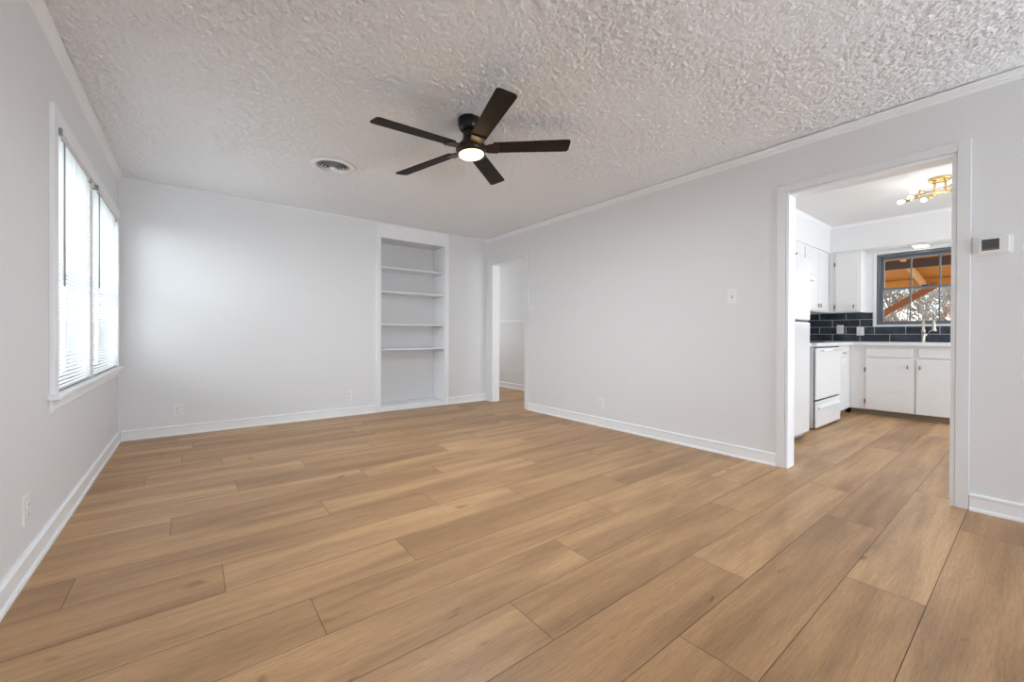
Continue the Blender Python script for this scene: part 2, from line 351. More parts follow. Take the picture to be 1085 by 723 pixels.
def textured_ceiling():
    import numpy as np
    rng = np.random.default_rng(7)
    x0, x1, y0, y1, st = XL-0.03, XR+0.03, -0.6, YB+0.03, 0.0068
    nx, ny = int((x1-x0)/st)+1, int((y1-y0)/st)+1
    def smooth(a, k):
        for ax in (0, 1):
            for _ in range(2):
                c = np.cumsum(np.concatenate([np.repeat(a.take([0], ax), k, ax), a, np.repeat(a.take([-1], ax), k, ax)], ax), ax)
                n = a.shape[ax]; a = (c.take(range(2*k-1, 2*k-1+n), ax)-c.take(range(0, n), ax))/(2*k-1)
        return a/a.std()
    h = 0.50*smooth(rng.standard_normal((nx, ny)), 2)+0.16*smooth(rng.standard_normal((nx, ny)), 4)+0.70*rng.standard_normal((nx, ny))
    patch = smooth(rng.standard_normal((nx, ny)), 30); h = h*(1+0.25*np.clip(patch, -1.5, 1.5))
    z = HC+0.0065-np.clip(h, -2.4, 2.6)*CEIL_AMP
    X, Y = np.meshgrid(np.linspace(x0, x1, nx), np.linspace(y0, y1, ny), indexing='ij')
    co = np.stack([X, Y, z], -1).reshape(-1, 3)
    i = np.arange(nx*ny).reshape(nx, ny)
    q = np.stack([i[:-1, :-1], i[:-1, 1:], i[1:, 1:], i[1:, :-1]], -1).reshape(-1, 4)
    base = len(co)
    extra = [(XL-0.15, YF-0.12, HC-0.003), (XR, YF-0.12, HC-0.003), (XR, y0+0.01, HC-0.003), (XL-0.15, y0+0.01, HC-0.003),
             (XL-0.15, YF-0.12, HC+0.1), (XR+0.1, YF-0.12, HC+0.1), (XR+0.1, YB+0.12, HC+0.1), (XL-0.15, YB+0.12, HC+0.1)]
    co = np.concatenate([co, np.array(extra)]); q = np.concatenate([q, np.array([[base, base+3, base+2, base+1], [base+4, base+5, base+6, base+7]])])
    me = bpy.data.meshes.new('ceiling'); me.vertices.add(len(co)); me.vertices.foreach_set('co', co.ravel().astype('f'))
    me.loops.add(q.size); me.loops.foreach_set('vertex_index', q.ravel().astype('i'))
    me.polygons.add(len(q)); me.polygons.foreach_set('loop_start', (np.arange(len(q))*4).astype('i'))
    me.update(calc_edges=True); me.validate(); me.shade_smooth()
    me.materials.append(M['ceiling']); o = bpy.data.objects.new('ceiling', me); COL.objects.link(o); o['kind'] = 'structure'
CEIL_AMP = 0.0029
textured_ceiling()
bm = B(); box(bm, XRB, KX+0.12, YF-0.12, KY+0.06, KH, KH+0.1); structure('ceiling_kitchen', bm, 'kceiling')
bm = B(); box(bm, XRB-0.02, 4.82, KY+0.12, 8.3, HC, HC+0.1); structure('ceiling_hall', bm, 'kceiling')

# baseboards (profile d,z) with a bead on top and a shoe at the floor
BP = [(0, 0), (0.022, 0), (0.022, 0.010), (0.018, 0.017), (0.012, 0.020), (0.012, 0.078), (0.016, 0.082), (0.016, 0.090), (0.008, 0.098), (0, 0.098)]
def baseboard(name, segs, out):
    bm = B()
    for p0, p1 in segs: prism(bm, BP, p0, p1, out)
    return structure(name, bm, 'trim')
baseboard('baseboard_left', [((XL, YF, 0), (XL, YB, 0))], (1, 0, 0))
baseboard('baseboard_back', [((XL+0.022, YB, 0), (1.847, YB, 0)), ((2.891, YB, 0), (XR, YB, 0))], (0, -1, 0))
baseboard('baseboard_right', [((XR, 1.243, 0), (XR, 4.185, 0)), ((XR, YF, 0), (XR, 0.25, 0))], (-1, 0, 0))
baseboard('baseboard_hall', [((4.70, KY+0.12, 0), (4.70, 8.2, 0))], (-1, 0, 0))
# crown: stepped moulding on the two long walls, thin bead on the back wall
CP = [(0, 0), (0.036, 0), (0.034, -0.008), (0.026, -0.011), (0.022, -0.022), (0.014, -0.026), (0.012, -0.037), (0.005, -0.041), (0.004, -0.047), (0, -0.048)]
bm = B(); prism(bm, CP, (XL, YF, HC), (XL, YB, HC), (1, 0, 0)); structure('trim_1', bm, 'trim', label='crown moulding on the window wall')
bm = B(); prism(bm, CP, (XR, YF, HC), (XR, YB, HC), (-1, 0, 0)); structure('trim_2', bm, 'trim', label='crown moulding on the doorway wall')
bm = B(); prism(bm, [(0, 0), (0.012, 0), (0.009, -0.009), (0, -0.012)], (XL+0.036, YB, HC), (XR-0.036, YB, HC), (0, -1, 0)); structure('trim_3', bm, 'trim')
bm = B(); prism(bm, [(0, 0), (0.014, 0), (0.02, 0.03), (0.02, 0.055), (0.008, 0.07), (0, 0.07)], (4.70, KY+0.12, 1.21), (4.70, 8.2, 1.21), (-1, 0, 0)); structure('trim_4', bm, 'trim', label='chair rail in the hall')
KC = [(0, 0), (0.03, 0), (0.012, -0.02), (0, -0.035)]

# cased openings
def cased(name, y0, y1, zt, cw, mirror_wall_end=None, cw2=None):
    """finished opening y0..y1, top zt; jamb boards 0.02 thick through the wall; casings on the living side"""
    r = sgroup(name, (XR, (y0+y1)/2, 0))
    boxobj('jamb', (XR-0.004, XRB+0.004, y0-0.02, y0, 0, zt+0.02), 'trim', r, 0.002)
    boxobj('jamb', (XR-0.004, XRB+0.004, y1, y1+0.02, 0, zt+0.02), 'trim', r, 0.002)
    boxobj('head_jamb', (XR-0.004, XRB+0.004, y0, y1, zt, zt+0.02), 'trim', r, 0.002)
    def cas(a, b, c, d, nm='casing'):
        bm = B(); box(bm, XR-0.013, XR-0.0005, a, b, c, d, bev=0.003); obj(nm, bm, 'casing', r)
    cw2 = cw2 or cw
    cas(y0-0.022-cw, y0-0.022, 0, zt+0.022+cw); cas(y1+0.022, y1+0.022+cw2, 0, zt+0.022+cw)
    cas(y0-0.022, y1+0.022, zt+0.022, zt+0.022+cw, 'head_casing')
    return r
cased('door_1', 0.330, 1.165, 2.055, 0.056)
cased('door_2', 4.270, 5.022, 2.033, 0.062, cw2=0.105)

# ------------------------------------------------------------------ living room window
w1 = sgroup('window_1', (XL, 4.04, WZ0))
T = 0.019
def lw(nm, x0, x1, y0, y1, z0, z1, m='trim', bev=0.003, parent=None): return boxobj(nm, (x0, x1, y0, y1, z0, z1), m, parent or w1, bev)
lw('side_casing', XL, XL+T, 2.920, 3.003, WZ0, 2.112)
lw('side_casing', XL, XL+T, 5.085, 5.160, WZ0, 2.112)
lw('head_casing', XL, XL+T, 3.003, 5.085, WZ1-0.004, 2.112)
lw('mullion', XL-0.13, XL+0.002, WA1-0.003, WB0+0.003, WZ0, WZ1)
lw('window_stool', XL-0.10, XL+0.045, 2.895, 5.175, WZ0-0.026, WZ0, bev=0.006)
bm = B(); prism(bm, [(0, 0), (0.010, 0), (0.016, 0.010), (0.016, 0.022), (0.012, 0.026), (0.012, 0.062), (0, 0.062)], (XL, 2.925, WZ0-0.088), (XL, 5.155, WZ0-0.088), (1, 0, 0)); obj('apron', bm, 'trim', w1)
for a, b in ((WA0, WA1), (WB0, WB1)):
    bm = B(); x0, x1 = XL-0.135, XL-0.105
    for z0, z1 in ((WZ0, WZ0+0.05), (1.345, 1.385), (WZ1-0.045, WZ1)): box(bm, x0, x1, a, b, z0, z1, bev=0.003)
    box(bm, x0, x1, a, a+0.04, WZ0+0.05, WZ1-0.045, bev=0.003); box(bm, x0, x1, b-0.04, b, WZ0+0.05, WZ1-0.045, bev=0.003)
    fr = obj('sash', bm, 'trim', w1)
    bm = B(); box(bm, x0+0.012, x0+0.016, a+0.04, b-0.04, WZ0+0.05, WZ1-0.045); obj('pane', bm, 'glass', fr)

def blind(y0, y1, label):
    x = XL-0.006
    r = thing('window_blind', label, 'window blind', (x, (y0+y1)/2, WZ0+0.03), 'white mini blinds in the double window')
    boxobj('headrail', (x-0.013, x+0.013, y0+0.012, y1-0.012, WZ1-0.027, WZ1-0.001), 'slat', r, 0.002)
    for yy, pr in ((y0+0.035, 0.030), (y1-0.030, 0.015)):
        boxobj('bracket', (x-0.016, x+pr, yy, yy+0.022, WZ1-0.036, WZ1-0.002), 'greyp', r, 0.001)
    bm = B(); zb = WZ0+0.030; z = WZ1-0.05; n = 0
    while z > zb:
        # a slat: shallow arched strip tilted a little, room edge lower
        b2 = B(); rows = []
        for k in range(5):
            u = (k-2)/4*0.025; rows.append((u, 0.0016*(1-(u/0.0125)**2)))
        for u, h in rows: b2.verts.new((u, y0+0.008, h)); b2.verts.new((u, y1-0.008, h))
        b2.verts.ensure_lookup_table()
        for k in range(4):
            f = b2.faces.new((b2.verts[2*k], b2.verts[2*k+1], b2.verts[2*k+3], b2.verts[2*k+2])); f.smooth = True
        merge(bm, b2, Matrix.Translation((x, 0, z)) @ Matrix.Rotation(math.radians(-2), 4, 'Y'))
        z -= 0.0212; n += 1
    sl = obj('slats', bm, 'slat', r)
    boxobj('bottom_rail', (x-0.012, x+0.012, y0+0.008, y1-0.008, WZ0+0.006, WZ0+0.018), 'slat', r, 0.002)
    for f in (0.16, 0.5, 0.84):
        yy = y0+(y1-y0)*f
        for dx in (-0.0135, 0.0135):
            bm = B(); tube(bm, [(x+dx, yy, WZ0+0.03), (x+dx, yy, WZ1-0.03)], 0.0009, 5); obj('ladder_cord', bm, 'slat', r)
    return r
b1 = blind(WA0, WA1, 'white mini blind in the window half nearer the camera, lowered with a tilt wand')
b2_ = blind(WB0, WB1, 'white mini blind in the window half nearer the room corner, lowered with a tilt wand')
for r, yy, zt, zb in ((b1, 3.135, 1.985, 1.243), (b2_, 4.150, 1.985, 1.322)):
    x = XL+0.016
    bm = B(); tube(bm, [(x-0.01, yy, zt+0.02), (x, yy, zt+0.005), (x, yy, zb)], 0.0042, 8); obj('tilt_wand', bm, 'greyp', r, label='slim grey tilt wand')

# outside the living room window: lawn, neighbour's fence, porch posts
bm = B(); box(bm, -40, XL-0.16, -20, 30, -0.5, -0.4); structure('ground_left', bm, 'lawn')
for yy in (7.0, 9.0):
    tag(boxobj('railing_post', (-1.13, -1.01, yy, yy+0.10, -0.4, 1.72), 'post', None, 0.004), 'dark wooden post outside the blinds, '+('nearer the camera' if yy < 8 else 'farther along the yard'), 'post')
fnc = thing('board_fence', 'weathered grey board fence across the yard, glimpsed through the lower blinds', 'fence', (-4.5, 12.0, -0.4))
bm = B(); x = -8.5; k = 0
while x < -0.76: box(bm, x, x+0.138, 12.0, 12.02, -0.38, 2.08+0.01*(k % 3), bev=0.003, seg=1); x += 0.142; k += 1
obj('boards', bm, 'fence', fnc)
for z in (0.0, 1.6): boxobj('rail', (-8.5, -0.76, 12.021, 12.06, z, z+0.09), 'fence', fnc, 0.003)
for x in (-8.4, -6.5, -4.6, -2.7, -0.9): boxobj('post', (x, x+0.09, 12.061, 12.15, -0.4, 2.0), 'fence', fnc, 0.003)

# ------------------------------------------------------------------ bookcase
bc = thing('built_in_bookcase', 'white built-in bookcase with four shelves recessed in the back wall', 'bookcase', (2.368, YB, 0))
bx0, bx1, byb, bz0, bz1 = 1.909, 2.832, 5.555, 0.068, 2.248
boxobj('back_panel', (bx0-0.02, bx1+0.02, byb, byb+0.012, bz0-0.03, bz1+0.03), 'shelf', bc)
boxobj('side_panel', (bx0-0.02, bx0, YB+0.001, byb, bz0-0.03, bz1+0.03), 'trim', bc, 0.001)
boxobj('side_panel', (bx1, bx1+0.02, YB+0.001, byb, bz0-0.03, bz1+0.03), 'trim', bc, 0.001)
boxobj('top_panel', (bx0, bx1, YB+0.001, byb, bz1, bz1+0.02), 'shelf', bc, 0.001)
boxobj('bottom_panel', (bx0, bx1, YB+0.001, byb, bz0-0.02, bz0), 'trim', bc, 0.001)
bm = B()
for d in ((1.847, 1.860, 0.0, HC-0.002, 0.024), (1.860, bx0, 0.0, HC-0.012, 0.014), (bx1, 2.880, 0.0, HC-0.012, 0.014), (2.880, 2.893, 0.0, HC-0.002, 0.024)):
    box(bm, d[0], d[1], YB-d[4], YB+0.002, d[2], d[3], bev=0.002)
box(bm, bx0, bx1, YB-0.014, YB+0.002, bz1, HC-0.012, bev=0.002); box(bm, bx0, bx1, YB-0.014, YB+0.002, 0.0, bz0, bev=0.002)
box(bm, 1.860, 2.880, YB-0.020, YB-0.013, 0.0, 0.016, bev=0.002)
obj('face_frame', bm, 'trim', bc)
for z in (1.885, 1.568, 1.140, 0.812):
    boxobj('shelf', (bx0+0.001, bx1-0.006, YB+0.022, byb-0.004, z-0.018, z), 'trim', bc, 0.0015)
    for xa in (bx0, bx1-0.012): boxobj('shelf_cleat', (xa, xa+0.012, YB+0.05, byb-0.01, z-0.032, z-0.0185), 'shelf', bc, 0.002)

# ------------------------------------------------------------------ ceiling vent
vx, vy = 0.945, 3.722
v = thing('ceiling_vent', 'round white ceiling air diffuser with dark concentric louvres', 'vent', (vx, vy, HC))
bm = B(); lathe(bm, [(0.128, 0), (0.172, 0), (0.174, -0.004), (0.168, -0.009), (0.135, -0.014), (0.128, -0.010), (0.126, 0)], (vx, vy, HC-0.0005), 48); obj('outer_ring', bm, 'trim', v)
bm = B(); lathe(bm, [(0.126, -0.0015), (0, -0.0015), (0, -0.0005), (0.126, -0.0005)], (vx, vy, HC), 40); obj('duct_opening', bm, 'dark', v, label='dark duct opening')
for i, rr in enumerate((0.112, 0.086, 0.060, 0.034)):
    bm = B(); lathe(bm, [(rr+0.013, -0.018-0.003*i), (rr-0.006, -0.006-0.002*i), (rr-0.008, -0.008-0.002*i), (rr+0.011, -0.021-0.003*i)], (vx, vy, HC), 40)
    bmesh.ops.holes_fill(bm, edges=[], sides=0); obj('louvre_ring', bm, 'trim', v)
bm = B(); lathe(bm, [(0, -0.012), (0.020, -0.014), (0.022, -0.030), (0, -0.032)], (vx, vy, HC), 24); obj('damper_knob', bm, 'trim', v)
bm = B()
for a in (0, 90): 
    ca, sa = math.cos(math.radians(a)), math.sin(math.radians(a)); tube(bm, [(vx-0.125*ca, vy-0.125*sa, HC-0.008), (vx+0.125*ca, vy+0.125*sa, HC-0.008)], 0.003, 6)
obj('cross_bar', bm, 'greyp', v)

# ------------------------------------------------------------------ ceiling fan
fx, fy, fz = 1.476, 2.359, 2.25
tl_n = Vector((-0.054, 0.039, 1)).normalized()
q = Vector((0, 0, 1)).rotation_difference(tl_n).to_matrix().to_4x4()
FM = Matrix.Translation((fx, fy, fz)) @ q
fan = thing('ceiling_fan', 'flush-mount black ceiling fan with five dark brown blades and a lit round lamp', 'ceiling fan', (fx, fy, HC))
def fobj(name, bm, m, parent, label=None, M2=None):
    bm.transform(FM if M2 is None else FM @ M2); return obj(name, bm, m, parent, label)
bm = B(); lathe(bm, [(0, 0.196), (0.074, 0.196), (0.076, 0.188), (0.075, 0.150), (0.068, 0.128), (0.058, 0.116), (0.050, 0.108), (0, 0.108)], seg=40); fobj('canopy', bm, 'black', fan)
bm = B(); lathe(bm, [(0, 0.112), (0.050, 0.112), (0.047, 0.095), (0.049, 0.070), (0.060, 0.045), (0.082, 0.026), (0.092, 0.014), (0, 0.014)], seg=40); fobj('neck', bm, 'bronze', fan)
bm = B(); lathe(bm, [(0, 0.022), (0.088, 0.020), (0.100, 0.010), (0.103, -0.012), (0.096, -0.028), (0.088, -0.038), (0, -0.038)], seg=44); mh = fobj('motor_housing', bm, 'bronze', fan)
bm = B(); lathe(bm, [(0, -0.036), (0.084, -0.036), (0.083, -0.046), (0.074, -0.054), (0.045, -0.060), (0, -0.062)], seg=40); fobj('lamp_lens', bm, 'fanlight', fan, 'glowing round lamp lens')
point('fan_lamp_light', (fx+0.008, fy-0.006, fz-0.10), 0.5, (1.0, 0.66, 0.30), 0.03)
fl_ = area('fan_lamp_down_light', (fx+0.005, fy-0.004, fz-0.066), -tl_n, 0.13, 0.13, 27, (0.85, 0.93, 1.0)); fl_.data.shape = 'DISK'
A0 = -105.6
for k in range(5):
    rot = Matrix.Rotation(math.radians(A0+72*k), 4, 'Z'); pit = Matrix.Rotation(math.radians(-11), 4, 'X')
    bm = B(); w0, w1_, r0, r1, rc = 0.052, 0.062, 0.150, 0.672, 0.022; pts = [(r0, -w0)]
    for i in range(6): a = math.radians(-90+90*i/5); pts.append((r1-rc+rc*math.cos(a), -w1_+rc+rc*math.sin(a)))
    for i in range(6): a = math.radians(90*i/5); pts.append((r1-rc+rc*math.cos(a), w1_-rc+rc*math.sin(a)))
    pts.append((r0, w0))
    up = [bm.verts.new((x, y, 0.004)) for x, y in pts]; dn = [bm.verts.new((x, y, -0.003)) for x, y in pts]; n = len(pts)
    bm.faces.new(up); bm.faces.new(dn[::-1])
    for i in range(n): bm.faces.new((up[i], dn[i], dn[(i+1) % n], up[(i+1) % n]))
    bmesh.ops.bevel(bm, geom=[e for e in bm.edges if abs(e.verts[0].co.z-e.verts[1].co.z) < 1e-5], offset=0.0012, segments=1, affect='EDGES')
    bd = fobj('blade', bm, 'blade', fan, M2=rot @ pit)
    bm = B(); b2 = B(); P8 = [(0.085, -0.030), (0.13, -0.046), (0.178, -0.050), (0.186, -0.046), (0.186, 0.046), (0.178, 0.050), (0.13, 0.046), (0.085, 0.030)]
    up = [b2.verts.new((x, y, -0.003)) for x, y in P8]; dn = [b2.verts.new((x, y, -0.011)) for x, y in P8]; n = 8
    b2.faces.new(up); b2.faces.new(dn[::-1])
    for i in range(n): b2.faces.new((up[i], dn[i], dn[(i+1) % n], up[(i+1) % n]))
    merge(bm, b2); bmesh.ops.bevel(bm, geom=bm.edges[:], offset=0.002, segments=1, affect='EDGES')
    fobj('blade_iron', bm, 'bronze', fan, M2=rot @ pit)

# ------------------------------------------------------------------ outlets, switches, thermostat
def make_outlet(label, loc, rotz, group=None):
    r = thing('power_outlet', label, 'power outlet', (0, 0, 0), group)
    bm = B(); plate(bm, 0.080, 0.122, 0.006, 0.006); obj('cover_plate', bm, 'plastic', r)
    for s in (1, -1):
        bm = B(); plate(bm, 0.034, 0.030, 0.0035, 0.010, 0.001, y=-0.006, cz=s*0.021); rec = obj('receptacle', bm, 'plastic', r)
        for dx, h in ((-0.007, 0.009), (0.007, 0.007)):
            boxobj('slot', (dx-0.0014, dx+0.0014, -0.0100, -0.0090, s*0.021-h/2+0.002, s*0.021+h/2+0.002), 'dark', rec)
        bm = B(); tube(bm, [(0, -0.0088, s*0.021-0.009), (0, -0.0100, s*0.021-0.009)], 0.0026, 8); obj('ground_hole', bm, 'dark', rec)
    bm = B(); tube(bm, [(0, -0.0055, 0), (0, -0.0072, 0)], 0.0035, 10); obj('screw', bm, 'steel', r)
    r.location = loc; r.rotation_euler = (0, 0, rotz); return r
HP = math.pi/2
GO = 'white wall outlets near the baseboards'
o1 = make_outlet('white power outlet low on the window wall, nearest the camera', (XL, 2.568, 0.266), HP, GO)
dup(o1, (-0.118, YB, 0.246), 0, 'white power outlet on the back wall near the window corner', GO)
dup(o1, (1.513, YB, 0.245), 0, 'white power outlet on the back wall just left of the bookcase', GO)
dup(o1, (XR, 2.960, 0.252), -HP, 'white power outlet low on the wall between the two doorways', GO)
KO = 'white outlets on the kitchen tiles'
def make_switch(label, loc, rotz, name='light_switch'):
    r = thing(name, label, 'light switch')
    bm = B(); plate(bm, 0.076, 0.122, 0.006, 0.006); obj('cover_plate', bm, 'plastic', r)
    boxobj('switch_slot', (-0.006, 0.006, -0.0066, -0.0058, -0.013, 0.013), 'greyp', r)
    bm = B(); b2 = B(); box(b2, -0.0042, 0.0042, -0.016, 0, -0.007, 0.007, bev=0.001); merge(bm, b2, Matrix.Translation((0, -0.005, 0.001)) @ Matrix.Rotation(math.radians(-25), 4, 'X')); obj('toggle', bm, 'plastic', r)
    for z in (-0.03, 0.03):
        bm = B(); tube(bm, [(0, -0.0055, z), (0, -0.0072, z)], 0.0035, 10); obj('screw', bm, 'steel', r)
    r.location = loc; r.rotation_euler = (0, 0, rotz); return r
s1 = make_switch('white toggle light switch beside the kitchen doorway', (XR, 1.574, 1.322), -HP)
dup(s1, (XR, 4.128, 1.326), -HP, 'white toggle light switch beside the hall doorway')
th = thing('thermostat', 'white wall thermostat with a dark grey display right of the kitchen doorway', 'thermostat', (XR, 0.170, 1.505))
def rotR(bm): bm.transform(Matrix.Translation((XR, 0.172, 1.508)) @ Matrix.Rotation(-HP, 4, 'Z')); return bm
bm = B(); plate(bm, 0.148, 0.112, 0.006, 0.014, 0.002); obj('wall_plate', rotR(bm), 'plastic', th)
bm = B(); plate(bm, 0.112, 0.088, 0.024, 0.008, 0.003, y=-0.006, cx=0.006); obj('housing', rotR(bm), 'plastic', th)
bm = B(); plate(bm, 0.064, 0.062, 0.0015, 0.002, 0.0005, y=-0.030, cx=-0.006, cz=0.001)
ds = obj('display', rotR(bm), 'lcd', th, 'dark grey display')
bm = B(); box(bm, -0.036, 0.024, -0.0325, -0.0310, -0.026, -0.021); obj('display_strip', rotR(bm), 'lcdseg', ds)
bm = B()
for i in range(5): box(bm, 0.048, 0.058, -0.0305, -0.0295, -0.032+i*0.014, -0.026+i*0.014)
obj('button_column', rotR(bm), 'plastic', th)

# ------------------------------------------------------------------ kitchen: soffit and backsplash
SX, SYY, SZ = 6.98, 1.81, 2.148
bm = B(); box(bm, SX, KX, YF, KY, SZ, KH); box(bm, XRB, SX, SYY, KY, SZ, KH); structure('ceiling_soffit', bm, 'kwall')
bm = B(); prism(bm, KC, (SX, YF, KH), (SX, SYY, KH), (-1, 0, 0)); prism(bm, KC, (XRB, SYY, KH), (SX, SYY, KH), (0, -1, 0)); structure('trim_5', bm, 'trim')
# tiles: one object, real tiles on grout
def tiles():
    bt = B(); bt2 = B(); bg_ = B(); zs = [0.925+0.1015*i for i in range(5)]; TW = 0.310; t = 0.009
    box(bg_, KX-0.007, KX-0.0005, -0.16, KY, 0.925, 1.322); 
    for i in range(4):
        z0, z1 = zs[i]+0.0025, min(zs[i]+0.1015, 1.325)-0.0025
        y = 1.395+TW*3+(TW/2 if i % 2 == 0 else 0)
        while y > -0.16:
            y1 = min(y, KY-0.004); y0 = y-TW; y -= TW
            y0 = max(y0, -0.16)
            if y1-y0 < 0.01: continue
            segs = [(y0+0.0025, y1-0.0025)]
            if z1 > 1.15:      # keep clear of the window
                segs = [(max(a, 1.415), b) for a, b in segs if b > 1.43] + [(a, min(b, 0.42)) for a, b in segs if a < 0.40]
            for a, b in segs:
                if b-a > 0.01: box(bt, KX-t, KX-0.006, a, b, z0, z1, bev=0.0015, seg=1)
    box(bg_, XRB+0.4, KX-0.007, KY-0.007, KY-0.0005, 0.925, 1.322)
    for i in range(4):
        z0, z1 = zs[i]+0.0025, min(zs[i]+0.1015, 1.325)-0.0025
        x = KX-0.009-(TW/2 if i % 2 else 0)
        xs = [KX-0.009]
        while x > XRB+0.5:
            if x < xs[-1]: xs.append(x)
            x -= TW
        for a, b in zip(xs[1:], xs): box(bt2, a+0.0025, b-0.0025, KY-t, KY-0.006, z0, z1, bev=0.0015, seg=1)
    # window opening cut out of the grout bed: rebuild it as strips
    bg_.free(); bg2 = B()
    box(bg2, KX-0.007, KX-0.0005, -0.16, KY, 0.925, 1.148)
    box(bg2, KX-0.007, KX-0.0005, 1.409, KY, 1.148, 1.322); box(bg2, KX-0.007, KX-0.0005, -0.16, 0.42, 1.148, 1.322)
    bg3 = B(); box(bg3, XRB+0.4, KX-0.010, KY-0.007, KY-0.0005, 0.925, 1.322)
    return bt, bg2, bt2, bg3
bt, bgr, bt2, bgr2 = tiles()
YFK = YF
sp = thing('tile_backsplash', 'dark navy brick-laid tile backsplash with white grout under the kitchen window', 'backsplash', (KX, 1.0, 0.925))
obj('tiles', bt, 'tile', sp); obj('grout_bed', bgr, 'grout', sp)
sp2 = thing('tile_backsplash', 'dark navy tile backsplash on the stove wall, mostly hidden behind the refrigerator', 'backsplash', (5.6, KY, 0.925))
obj('tiles', bt2, 'tile', sp2); obj('grout_bed', bgr2, 'grout', sp2)
ko = dup(o1, (KX-0.009, 1.770, 1.096), -HP, 'white power outlet on the dark tiles nearer the kitchen corner', KO)
dup(o1, (KX-0.009, 1.545, 1.070), -HP, 'white power outlet on the dark tiles nearer the window', KO)

# kitchen window
w2 = sgroup('window_2', (KX, 0.916, 1.15))
def kw(nm, d, m='wframe', bev=0.002, parent=None): return boxobj(nm, d, m, parent or w2, bev)
WY0, WY1, WZa, WZb = 0.455, 1.378, 1.165, 2.092
kw('side_jamb', (KX-0.006, KX+0.11, WY1-0.034, WY1-0.001, 1.152, WZb)); kw('side_jamb', (KX-0.006, KX+0.11, WY0+0.001, WY0+0.034, 1.152, WZb))
kw('head_jamb', (KX-0.006, KX+0.11, WY0+0.034, WY1-0.034, WZb-0.028, WZb)); kw('window_sill', (KX-0.006, KX+0.11, WY0+0.034, WY1-0.034, 1.152, 1.180))
bm = B(); box(bm, KX-0.008, KX-0.0005, WY1, WY1+0.028, 1.149, 2.14); box(bm, KX-0.008, KX-0.0005, WY0-0.028, WY0, 1.149, 2.14); box(bm, KX-0.010, KX-0.0005, WY0-0.028, WY1+0.028, 1.140, 1.152); obj('casing', bm, 'trim', w2)
def sash(x0, z0, z1, zmat, rail):
    bm = B(); a, b = WY0+0.034, WY1-0.034; x1 = x0+0.028
    box(bm, x0, x1, a, a+0.034, z0, z1, bev=0.002); box(bm, x0, x1, b-0.034, b, z0, z1, bev=0.002)
    box(bm, x0, x1, a+0.034, b-0.034, z0, z0+rail[0], bev=0.002); box(bm, x0, x1, a+0.034, b-0.034, z1-rail[1], z1, bev=0.002)
    s = obj('sash', bm, zmat, w2)
    ww = (b-a-0.068)/3
    for i in (1, 2):
        yy = a+0.034+ww*i; boxobj('muntin', (x0+0.004, x0+0.022, yy-0.0075, yy+0.0075, z0+rail[0], z1-rail[1]), zmat, s, 0.001)
    bm = B(); box(bm, x0+0.011, x0+0.015, a+0.034, b-0.034, z0+rail[0], z1-rail[1]); obj('pane', bm, 'glass', s)
sash(KX+0.055, 1.615, WZb-0.028, 'wframe', (0.030, 0.040)); sash(KX+0.020, 1.180, 1.645, 'wframe', (0.020, 0.026))
bm = B(); box(bm, KX+0.012, KX+0.030, 0.885, 0.945, 1.645, 1.658, bev=0.002); obj('sash_lock', bm, 'black', w2)

# ------------------------------------------------------------------ kitchen cabinets
def pull(bm_name, parent, p, n):
    """small vertical bar pull at p, standing off along n"""
    p, n = Vector(p), Vector(n); bm = B()
    tube(bm, [p+Vector((0, 0, -0.022))+n*0.018, p+Vector((0, 0, 0.022))+n*0.018], 0.0065, 8)
    for z in (-0.015, 0.015): tube(bm, [p+Vector((0, 0, z)), p+Vector((0, 0, z))+n*0.018], 0.004, 6)
    return obj(bm_name, bm, 'copper', parent)
def hinge(parent, p, n):
    p, n = Vector(p), Vector(n); bm = B(); s = Vector((abs(n.y), abs(n.x), 0))*0.009
    a = p-s; b = p+s+n*0.006
    box(bm, min(a.x, b.x), max(a.x, b.x), min(a.y, b.y), max(a.y, b.y), p.z-0.026, p.z+0.026, bev=0.001)
    tube(bm, [p+n*0.005+Vector((0, 0, -0.028)), p+n*0.005+Vector((0, 0, 0.028))], 0.0045, 8)
    return obj('hinge', bm, 'copper', parent)
CF = 6.762   # carcass face of the window run (doors proud of it)
CG = 'white base cabinets under the kitchen counter'
def door_x(parent, name, y0, y1, z0, z1, face, pl=None, hs=()):
    bm = B(); box(bm, face-0.019, face-0.0005, y0, y1, z0, z1, bev=0.004); d = obj(name, bm, 'cab', parent)
    if pl: pull('handle', d, (face-0.019, pl[0], pl[1]), (-1, 0, 0))
    for h in hs: hinge(d, (face-0.004, h[0], h[1]), (-1, 0, 0))
    return d
def door_y(parent, name, x0, x1, z0, z1, face, pl=None, hs=()):
    bm = B(); box(bm, x0, x1, face-0.019, face-0.0005, z0, z1, bev=0.004); d = obj(name, bm, 'cab', parent)
    if pl: pull('handle', d, (pl[0], face-0.019, pl[1]), (0, -1, 0))
    for h in hs: hinge(d, (h[0], face-0.004, h[1]), (0, -1, 0))
    return d
sk = thing('base_cabinet', 'white sink base cabinet with two doors and false drawer fronts under the window', 'cabinet', (7.0, 0.915, 0), CG)
bm = B(); box(bm, CF, CF+0.02, 0.44, 1.53, 0.072, 0.884); box(bm, CF+0.02, KX-0.014, 0.44, 0.456, 0.072, 0.884); box(bm, CF+0.02, KX-0.014, 1.514, 1.53, 0.072, 0.884)
box(bm, CF+0.02, KX-0.014, 0.456, 1.514, 0.072, 0.088); box(bm, KX-0.014, KX-0.002, 0.44, 1.53, 0.072, 0.884); obj('body', bm, 'cab', sk)
boxobj('toe_kick', (CF+0.055, CF+0.068, 0.44, 1.53, 0, 0.072), 'toe', sk, label='brown recessed toe kick')
door_x(sk, 'door', 0.925, 1.368, 0.078, 0.722, CF, (0.981, 0.628), [(1.378, 0.578), (1.376, 0.176)])
